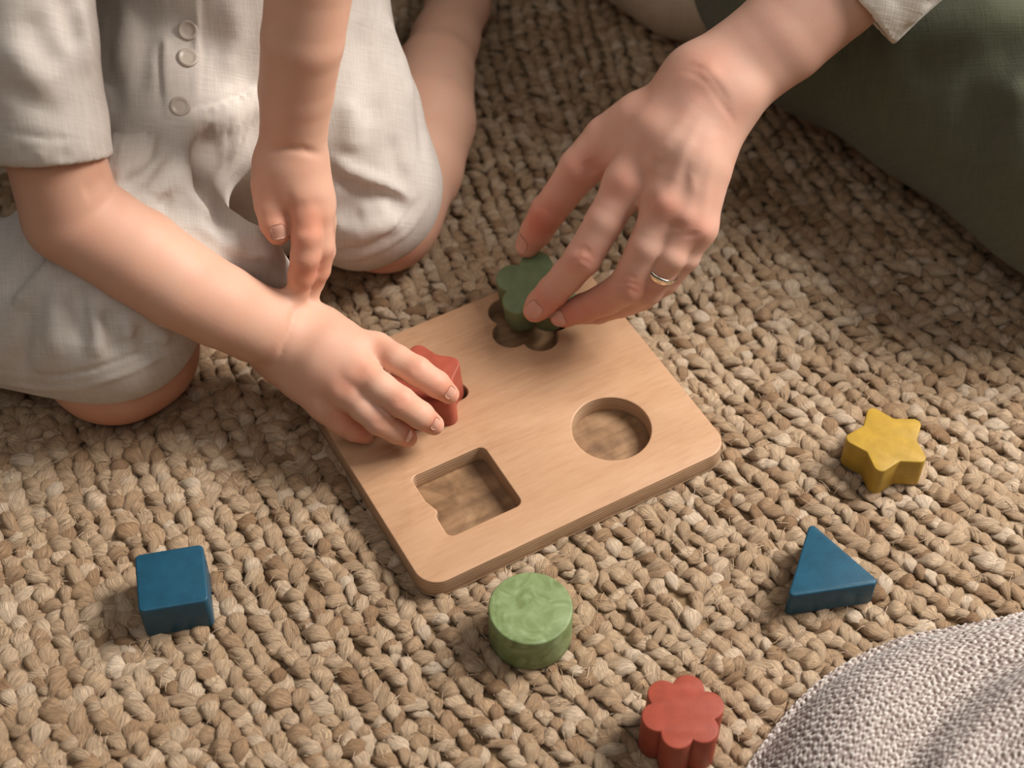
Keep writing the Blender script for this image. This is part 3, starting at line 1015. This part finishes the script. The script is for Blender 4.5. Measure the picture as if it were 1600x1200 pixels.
# sleeve
sl_pts = ((20, -170, .31, 116), (46, 60, .246, 104), (70, 190, .205, 96), (92, 290, .168, 91))
hem_s = plane_px((at(0, 252, .185), at(80, 268, .212), at(160, 246, .185)), at(60, 60, .25))
sleeve_n = Cut(Join(.01, Cone((np.array([-.235, .885, .325]), .044), sph(20, -170, .31, 116)), pchain(.004, *sl_pts)), [hem_s], [Cut(pchain(.002, (70, 190, .205, 86), (92, 290, .168, 83), (110, 370, .138, 82)), [(hem_s[0] - hem_s[1] * .012, -hem_s[1])])])
folds = [
    # waist seam, gathers
    ([(150, 207), (200, 207), (252, 204)], -.0022, .0019), ([(296, 170), (345, 160), (385, 147), (410, 122)], -.0020, .0018),
    # big fold over the right thigh and the hollow between the legs
    ([(300, 172), (300, 222), (282, 264), (240, 312)], .0110, .0090),
    ([(322, 190), (322, 240), (334, 290), (358, 326), (392, 342)], -.0160, .0150),
    ([(352, 262), (378, 300), (398, 330)], -.0120, .0130),
    ([(284, 268), (316, 308), (345, 344), (412, 376), (443, 412)], .0080, .0080),
    ([(250, 330), (262, 300), (276, 290)], -.0040, .0040),
    ([(190, 296), (230, 272), (262, 236)], -.0040, .0050), ([(176, 275), (206, 262), (236, 240)], .0028, .004),
    ([(300, 345), (345, 372), (395, 398)], .0022, .0045), ([(322, 340), (362, 378)], -.0020, .0035), ([(388, 400), (412, 396), (430, 402)], .0016, .003),
    # placket
    ([(243, -20), (248, 80), (253, 190)], -.0016, .0020), ([(250, -20), (256, 80), (260, 188)], .0012, .0030),
    ([(316, -20), (317, 80), (312, 165)], -.0014, .0018), ([(309, -20), (310, 80), (304, 165)], .0012, .0030),
    ([(254, 190), (280, 186), (302, 176)], -.0014, .0018),
    ([(190, -10), (196, 60), (190, 130)], .0022, .007), ([(222, -10), (226, 70), (216, 160)], -.0014, .005), ([(360, -10), (370, 60), (352, 130)], .0018, .007), ([(160, 60), (176, 130), (182, 190)], -.0018, .006),
    # right leg
    ([(70, 392), (40, 420), (4, 462)], -.0050, .0060), ([(84, 410), (58, 440), (20, 480)], .0028, .006),
    ([(120, 445), (126, 490), (130, 540)], -.0026, .0050), ([(140, 462), (150, 510), (152, 560)], .0022, .005), ([(92, 440), (86, 490), (84, 560)], .0024, .006),
    ([(165, 480), (176, 520), (182, 560)], -.0022, .0045), ([(190, 496), (204, 530)], .0022, .0045), ([(216, 508), (232, 540)], -.0018, .004), ([(44, 470), (36, 530), (34, 590)], -.0020, .006), ([(250, 516), (262, 536)], .0016, .004),
    ([(0, 577), (40, 584), (80, 588), (120, 583), (160, 573), (200, 558), (240, 541), (292, 520)], -.0010, .0016),
    ([(0, 600), (60, 608), (110, 607), (170, 592), (240, 562), (290, 536)], .0010, .0024),
    # left leg
    ([(524, 250), (545, 266), (590, 284), (642, 312)], .0030, .0038), ([(530, 274), (560, 300), (588, 300)], -.0024, .006),
    ([(522, 345), (560, 322), (600, 312), (636, 322)], -.0075, .0085), ([(540, 372), (590, 356), (632, 342)], .0028, .006), ([(560, 330), (590, 324), (610, 330)], .0022, .005),
    ([(596, 10), (624, 90), (640, 170)], .0022, .009), ([(566, 30), (580, 120), (576, 200)], -.0026, .009), ([(640, 120), (660, 200), (664, 260)], -.0018, .006), ([(545, 150), (552, 200), (550, 240)], .0020, .007),
    ([(612, 210), (618, 260), (640, 290)], -.0014, .005),
    ([(520, 405), (570, 398), (630, 366), (668, 316)], .0012, .0030), ([(522, 392), (570, 386), (622, 356), (658, 306)], -.0010, .0018),
]
folds = [(p, a * 1.9 if abs(a) < .004 else a * 1.3, w) for p, a, w in folds]
for x, y, L, lean in [(164, 210, 55, -4), (180, 209, 80, -16), (197, 210, 60, -18), (212, 209, 85, -30), (227, 208, 55, -16), (242, 207, 60, -22),
                      (316, 170, 36, 3), (333, 167, 60, 4), (350, 163, 95, -6), (366, 157, 60, -6), (381, 151, 110, -22), (396, 141, 80, -16)]:
    folds.append(([(x, y - 3), (x, y), (x + lean * .35, y + L * .4), (x + lean, y + L)], .0049 if x < 260 else .0042, .0019))
folds += [([(166, 228), (204, 228), (246, 222)], .0055, .0085), ([(312, 186), (350, 180), (388, 166), (404, 150)], .0055, .0085)]
ROMPER = detail(romper0, folds, .0050)
romper = polygonise('romper', ROMPER, .0017, M_LINEN, child, margin=.022)
SLEEVE = detail(sleeve_n, [
    ([(0, 204), (44, 212), (88, 217), (154, 212)], -.0011, .0016), ([(98, -10), (112, 40), (122, 80)], -.0040, .0050), ([(124, 0), (132, 50), (138, 120)], .0030, .005),
    ([(40, 20), (66, 70), (100, 110)], -.0022, .006), ([(10, 60), (40, 110), (90, 140)], .0022, .007), ([(0, 130), (40, 160), (100, 180)], -.0014, .006),
    ([(30, 226), (33, 246)], -.0008, .0024), ([(62, 228), (64, 252)], .0008, .0024), ([(100, 232), (101, 254)], -.0008, .003), ([(134, 226), (136, 246)], .0008, .0024)], .0020)
sleeve = polygonise('sleeve', SLEEVE, .0021, M_LINEN, child)

sl2_b = sph(500, -150, .298, 100)
sl2_ax = sl2_b[0] - sph(512, -230, .325, 1)[0]
sleeve2 = Cut(Join(.01, Cone((np.array([-.10, .885, .325]), .044), sph(512, -230, .325, 116)), Cone(sph(512, -230, .325, 116), sph(492, -90, .278, 104))),
              [(sl2_b[0], sl2_ax)], [Cut(Cone(sph(512, -230, .325, 100), sph(480, 0, .245, 92)), [(sl2_b[0] - sl2_ax * .3, -sl2_ax)])])
polygonise('sleeve', sleeve2, .0028, M_LINEN, child)


def disc_button(parent, x, y, r):
    c = hit(ROMPER, x, y)
    if c is None: return
    n = Vector(grad(ROMPER, c)); M = frame_from(n, (1, 0, 0))
    prof = [(0.0, .0011), (.45, .0010), (.62, .0012), (.78, .0019), (.93, .0018), (1.0, .0010), (1.0, -.0012)]
    ns_ = 24; V = []; 
    for rr, zz in prof:
        for q in range(ns_):
            a = 2 * math.pi * q / ns_
            V.append(np.array(Vector(c) + M @ Vector((rr * r * math.cos(a), rr * r * math.sin(a), zz))))
    F = []
    for i in range(len(prof) - 1):
        for q in range(ns_):
            F.append((i * ns_ + q, (i + 1) * ns_ + q, (i + 1) * ns_ + (q + 1) % ns_, i * ns_ + (q + 1) % ns_))
    obj('button', mesh_np('button', np.array(V), np.array(F), True), M_BTN, parent)


for x, y in ((294, 47), (293, 91), (281, 167)): disc_button(romper, x, y, .0058)

# ------------------------------------------------------------------ adult
M_SKIN2 = skin('adult_skin', (.63, .37, .275), (.56, .185, .115))
arm_a = pchain(.002, (1440, -190, .25, 100), (1300, -20, .20, 84), (1222, 55, .18, 76), (1160, 102, .165, 73), (1118, 136, .157, 74))
palm_a = Join(.012,
              pchain(.002, (1090, 128, .158, 50), (1028, 205, .142, 46), (982, 282, .119, 35)),
              pchain(.002, (1106, 145, .158, 52), (1062, 232, .142, 46), (1038, 314, .121, 33)),
              pchain(.002, (1118, 160, .155, 50), (1088, 250, .138, 42), (1072, 336, .116, 30)),
              pchain(.002, (1122, 176, .150, 46), (1104, 268, .130, 36), (1093, 356, .108, 25)),
              pchain(.002, (1080, 140, .150, 48), (1000, 205, .130, 40), (960, 240, .115, 34)))
thumb_a = pchain(.002, (1000, 190, .135, 46), (950, 218, .120, 38), (908, 262, .104, 34), (876, 306, .085, 28), (857, 330, .074, 28), (838, 362, .058, 25), (824, 384, .048, 19))
idx_a = pchain(.002, (978, 288, .120, 33), (945, 345, .104, 30), (911, 403, .084, 29), (886, 432, .068, 26), (864, 455, .056, 25), (845, 475, .047, 23), (836, 485, .043, 19))
mid_a = pchain(.002, (1038, 318, .121, 30), (1010, 385, .101, 29), (981, 446, .076, 29), (945, 468, .058, 25), (911, 482, .046, 23), (884, 492, .039, 18.5), (874, 495, .037, 15.5))
rin_a = pchain(.002, (1072, 338, .115, 27), (1048, 400, .098, 25), (1012, 452, .070, 25), (970, 474, .050, 22), (935, 487, .036, 19), (915, 492, .031, 15))
pin_a = pchain(.002, (1093, 357, .107, 23), (1072, 402, .092, 21), (1040, 440, .074, 20), (1005, 466, .058, 18), (985, 478, .050, 15))
hand_a = Join(.0085, palm_a, Join(.0010, idx_a, mid_a, rin_a, pin_a), thumb_a)
limb_a = Join(.014, arm_a, hand_a)
trunk_a = Join(.05, Cone(sph(1440, -190, .25, 100), (np.array([.34, .93, .43]), .04)), Cone((np.array([.34, .93, .43]), .04), (np.array([.42, 1.02, .46]), .045)),
               Cone((np.array([.47, 1.18, .14]), .05), (np.array([.42, 1.02, .46]), .05)))


def wr(x0, y0, x1, y1, k=3):
    return [(x0 + (x1 - x0) * t / (k - 1), y0 + (y1 - y0) * t / (k - 1)) for t in range(k)]


limb_a2 = detail(limb_a, [
    # knuckles and their wrinkles
    ([(976, 286)], .0018, .0080), ([(1038, 318)], .0016, .0070), ([(1070, 340)], .0014, .0065), ([(1098, 362)], .0016, .0065),
    ([(1005, 310), (1012, 325)], -.0022, .0060), ([(1055, 345), (1056, 360)], -.0009, .0045), ([(1082, 362), (1083, 372)], -.0007, .004),
    ([(911, 404)], .0011, .0060), ([(983, 446)], .0012, .0060), ([(1012, 453)], .0008, .005),
    ([(898, 392), (912, 386), (926, 396)], -.0007, .0011), ([(896, 400), (912, 393), (930, 404)], -.0007, .0011), ([(892, 410), (908, 404), (926, 414)], -.0006, .0011), ([(890, 420), (906, 416), (920, 424)], -.0004, .001),
    ([(968, 436), (982, 430), (998, 438)], -.0006, .0011), ([(964, 446), (982, 440), (1000, 448)], -.0007, .0011), ([(966, 456), (982, 450), (999, 458)], -.0006, .0011),
    ([(854, 446), (868, 450), (880, 460)], -.0005, .0011), ([(850, 452), (864, 457), (875, 466)], -.0004, .0010), ([(905, 474), (908, 484), (908, 496)], -.0004, .0010),
    ([(1002, 450), (1012, 446), (1024, 452)], -.0004, .001),
    # tendons on the back of the hand
    ([(1088, 165), (1040, 225), (990, 275)], .0011, .0046), ([(1100, 175), (1070, 240), (1044, 305)], .0012, .0044), ([(1112, 185), (1092, 255), (1076, 325)], .0010, .0042), ([(1122, 200), (1108, 270), (1098, 345)], .0008, .004),
    ([(1012, 270), (1022, 252), (1034, 238)], .0005, .0024), ([(1085, 235), (1078, 270), (1085, 300)], .0005, .0022),
    ([(1060, 215), (1030, 270)], -.0004, .0050), ([(1088, 230), (1060, 295)], -.0004, .0045),
    # wrist
    ([(1060, 108), (1090, 116), (1108, 132), (1130, 165), (1150, 196)], -.0006, .0020), ([(1068, 100), (1100, 108), (1122, 134), (1142, 166)], -.0006, .0018),
    ([(1178, 146)], .0030, .0130), ([(1108, 118)], .0012, .006), ([(1105, 150)], -.0010, .0075),
    ([(830, 322), (850, 326), (872, 336)], -.0005, .0012), ([(916, 250), (930, 272), (930, 300)], -.0014, .0055),
], .00075)
ADULT = Join(.02, limb_a2, trunk_a)
fl2 = [(hit(limb_a, x, y), r, a * .72) for x, y, r, a in (
    (974, 290, .011, .75), (1040, 322, .010, .55), (1074, 344, .009, .45), (1098, 366, .010, .45), (912, 404, .009, .65), (982, 448, .010, .65), (1012, 455, .009, .5),
    (845, 478, .013, .65), (880, 497, .014, .85), (910, 488, .013, .5), (862, 330, .016, .75), (838, 365, .016, .95), (900, 280, .018, .5), (1100, 112, .014, .4), (880, 350, .014, .6), (930, 262, .014, .35), (945, 475, .014, .4),
    (1150, 185, .012, .2), (1010, 170, .02, .2))]
adult = polygonise('person', ADULT, .00135, M_SKIN2, None, fl2)
tag(adult, 'adult in dark green trousers reaching in from upper right with ringed hand', 'person')
tipnail(limb_a, 833, 484, (864, 455, .056, 1), (836, 485, .043, 1), .0105, .0105, M_NAIL, adult)
tipnail(limb_a, 872, 499, (911, 482, .046, 1), (874, 495, .037, 1), .0095, .0095, M_NAIL, adult)
c = hit(limb_a, 812, 380)
if c is not None: tipnail(limb_a, 812, 380, (857, 330, .074, 1), (824, 384, .048, 1), .0105, .011, M_NAIL, adult)

# finger ring
M_SIL, sn_, sb_ = mat_new('ring_metal')
sb_.inputs['Base Color'].default_value = (.80, .72, .60, 1); sb_.inputs['Metallic'].default_value = 1; sb_.inputs['Roughness'].default_value = .16
rc, rr_ = sph(1034, 421, .0868, 27.5)
ax = sph(1012, 452, .070, 1)[0] - sph(1048, 400, .098, 1)[0]
M = frame_from(ax, (1, 0, 0))
nu, nv = 48, 12
V = []
for q in range(nu):
    a = 2 * math.pi * q / nu
    dirv = M @ Vector((math.cos(a), math.sin(a), 0))
    facing = max(0, (dirv @ Vector(-FW)))
    wd = .0013 + .0017 * facing
    for k_ in range(nv):
        b2 = 2 * math.pi * k_ / nv
        rad = rr_ * .985 + .0008 * math.cos(b2)
        V.append(np.array(Vector(rc) + M @ Vector((rad * math.cos(a), rad * math.sin(a), wd * math.sin(b2)))))
F = [(q * nv + k_, ((q + 1) % nu) * nv + k_, ((q + 1) % nu) * nv + (k_ + 1) % nv, q * nv + (k_ + 1) % nv) for q in range(nu) for k_ in range(nv)]
obj('ring', mesh_np('ring', np.array(V), np.array(F), True), M_SIL, adult)

# clothes
M_KNIT = linen('cream_weave', (.72, .67, .59), (.62, .57, .49), 800.0, .25)
M_GREENCLOTH = linen('green_cotton', (.100, .105, .066), (.072, .078, .048), 1100.0, .2)
M_SOCK = linen('cream_sock', (.52, .44, .33), (.40, .33, .24), 900.0, .2)
sl = Cut(pchain(.002, (1230, 70, .165, 122), (1330, -40, .20, 124), (1490, -215, .26, 150)),
         [plane_px((at(1340, 2, .205), at(1397, 73, .165), at(1290, -55, .215)), at(1470, -200, .26))],
         [pchain(.002, (1230, 70, .165, 110), (1330, -40, .20, 113), (1440, -160, .24, 120))])
SLV = detail(sl, [([(1352, 2), (1385, 40), (1404, 62)], -.0008, .0022), ([(1420, 40), (1450, 5)], .002, .006), ([(1390, 10), (1440, -30)], -.002, .006)], .001)
polygonise('sweater_sleeve', SLV, .0020, M_KNIT, adult)
sweat = Join(.05, Cone((np.array([.34, .93, .43]), .075), (np.array([.42, 1.02, .46]), .12)), Cone(sph(1490, -215, .26, 125), (np.array([.34, .93, .43]), .075)),
             Cone((np.array([.47, 1.18, .14]), .150), (np.array([.42, 1.02, .46]), .135)),
             Cone((np.array([.42, 1.02, .46]), .135), (np.array([.39, .99, .57]), .10)))
polygonise('sweater', sweat, .006, M_KNIT, adult)
tr0 = Join(.05, pchain(.02, (1268, -85, .084, 205), (1326, -20, .086, 200), (1520, 92, .090, 205), (1730, 225, .092, 205)),
           Cone(sph(1730, 225, .092, 205), (np.array([.47, 1.16, .12]), .16)), Cone(sph(1500, -40, .10, 200), (np.array([.45, 1.16, .13]), .15)))
TR = detail(tr0, [
    ([(1330, 120), (1420, 75), (1520, 40), (1610, -10)], .0100, .0180), ([(1400, 110), (1500, 90), (1620, 60)], -.0060, .0160), ([(1300, 90), (1330, 60), (1360, 60)], -.006, .014),
    ([(1610, 120), (1590, 200), (1600, 300)], .0080, .0160), ([(1480, 160), (1540, 180), (1570, 230)], -.0050, .0180), ([(1510, 300), (1550, 330), (1590, 340)], .0010, .003), ([(1440, 240), (1500, 280), (1570, 320)], -.002, .008)], .004)
polygonise('trousers', TR, .0042, M_GREENCLOTH, adult)
sk = Join(.02, pchain(.002, (1185, -70, .062, 150), (1090, -80, .056, 142), (985, -125, .046, 122), (880, -180, .036, 92)))
sk = Cut(sk, [plane_px((at(1128, -10, .08), at(1108, 55, .02), at(1150, -90, .11)), at(900, -170, .03))])
polygonise('sock', sk, .0035, M_SOCK, adult)


# ------------------------------------------------------------------ knitted blanket in the lower right corner
def blanket():
    m, nt, b = mat_new('blanket_knit')
    t = N(nt, 'ShaderNodeAttribute', attribute_name='loop')
    c = coords(nt); n = N(nt, 'ShaderNodeTexNoise', Scale=400.0, Detail=4.0); nt.links.new(c, n.inputs['Vector'])
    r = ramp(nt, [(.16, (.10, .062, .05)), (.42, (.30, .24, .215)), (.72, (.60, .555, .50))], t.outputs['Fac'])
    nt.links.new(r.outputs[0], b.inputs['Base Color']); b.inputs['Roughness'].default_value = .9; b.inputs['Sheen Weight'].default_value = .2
    bump(nt, b, n.outputs[0], .4, .001)
    n_ = 300
    # local frame: origin on the rug at the visible edge, u along that edge (down-left to up-right), v inwards
    A = at(1178, 1205, 0)[:2]; B = at(1500, 925, .030)[:2]
    u = (B - A) / np.linalg.norm(B - A); v = np.array([u[1], -u[0]])
    s = np.linspace(-.05, .26, n_); w = np.linspace(-.004, .22, n_)
    Sg, Wg = np.meshgrid(s, w, indexing='ij')
    edge = -.012 * np.sin(np.clip(Sg / .13, -.5, 1.6) * math.pi) + .55 * np.clip(Sg - .112, 0, 1) ** 1.35
    prof = 1 - np.exp(-np.clip(Wg, 0, 1) / .020)
    Z = .003 + .045 * prof * (.62 + .5 * np.clip(Sg / .14, 0, 1)) + .012 * prof * np.sin(Sg * 26 + Wg * 18 + .5)
    ridge = Wg - (.060 + .25 * np.clip(.16 - Sg, -.1, 1))
    Z += .016 * np.exp(-(ridge / .016) ** 2) * prof - .012 * np.exp(-((ridge + .026) / .014) ** 2) * prof
    X = A[0] + u[0] * Sg + v[0] * (Wg + edge); Y = A[1] + u[1] * Sg + v[1] * (Wg + edge)
    # knit relief: small loops in offset rows
    q = .0044
    ci_, cj = Sg / q, Wg / (q * .9)
    jit = rng.normal(0, .16, Sg.shape)
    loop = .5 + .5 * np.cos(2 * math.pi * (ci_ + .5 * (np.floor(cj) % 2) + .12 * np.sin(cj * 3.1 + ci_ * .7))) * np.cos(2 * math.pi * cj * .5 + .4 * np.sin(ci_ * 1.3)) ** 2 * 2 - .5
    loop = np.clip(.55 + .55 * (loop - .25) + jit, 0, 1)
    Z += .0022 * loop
    V = np.stack([X, Y, Z], -1).reshape(-1, 3)
    i, j = np.meshgrid(np.arange(n_ - 1), np.arange(n_ - 1), indexing='ij')
    F = np.stack([i * n_ + j, (i + 1) * n_ + j, (i + 1) * n_ + j + 1, i * n_ + j + 1], -1).reshape(-1, 4)[:, ::-1]
    lp = loop.ravel()
    # rim and underside, so that the cloth has thickness
    k = n_ * n_
    e = np.array([r_ for r_ in range(n_)] + [r_ * n_ + n_ - 1 for r_ in range(1, n_)] + [(n_ - 1) * n_ + r_ for r_ in range(n_ - 2, -1, -1)] + [r_ * n_ for r_ in range(n_ - 2, 0, -1)])
    low = lambda P: np.c_[P[:, :2], np.maximum(P[:, 2] - .005, -.001)]
    m_ = len(e); a_ = np.arange(m_); b_ = (a_ + 1) % m_
    rim = np.stack([e[a_], e[b_], k + b_, k + a_], -1)
    st_ = np.unique(np.r_[np.arange(0, n_, 8), n_ - 1]); g_ = len(st_)
    under_v = low(V.reshape(n_, n_, 3)[np.ix_(st_, st_)].reshape(-1, 3))
    i, j = np.meshgrid(np.arange(g_ - 1), np.arange(g_ - 1), indexing='ij')
    under_f = np.stack([i * g_ + j, (i + 1) * g_ + j, (i + 1) * g_ + j + 1, i * g_ + j + 1], -1).reshape(-1, 4) + k + m_
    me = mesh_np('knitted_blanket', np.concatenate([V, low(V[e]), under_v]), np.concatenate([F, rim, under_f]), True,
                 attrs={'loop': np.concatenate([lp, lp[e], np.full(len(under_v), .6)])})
    return tag(obj('knitted_blanket', me, m), 'pale grey speckled knitted blanket bunched in the lower right corner', 'blanket')


blanket()
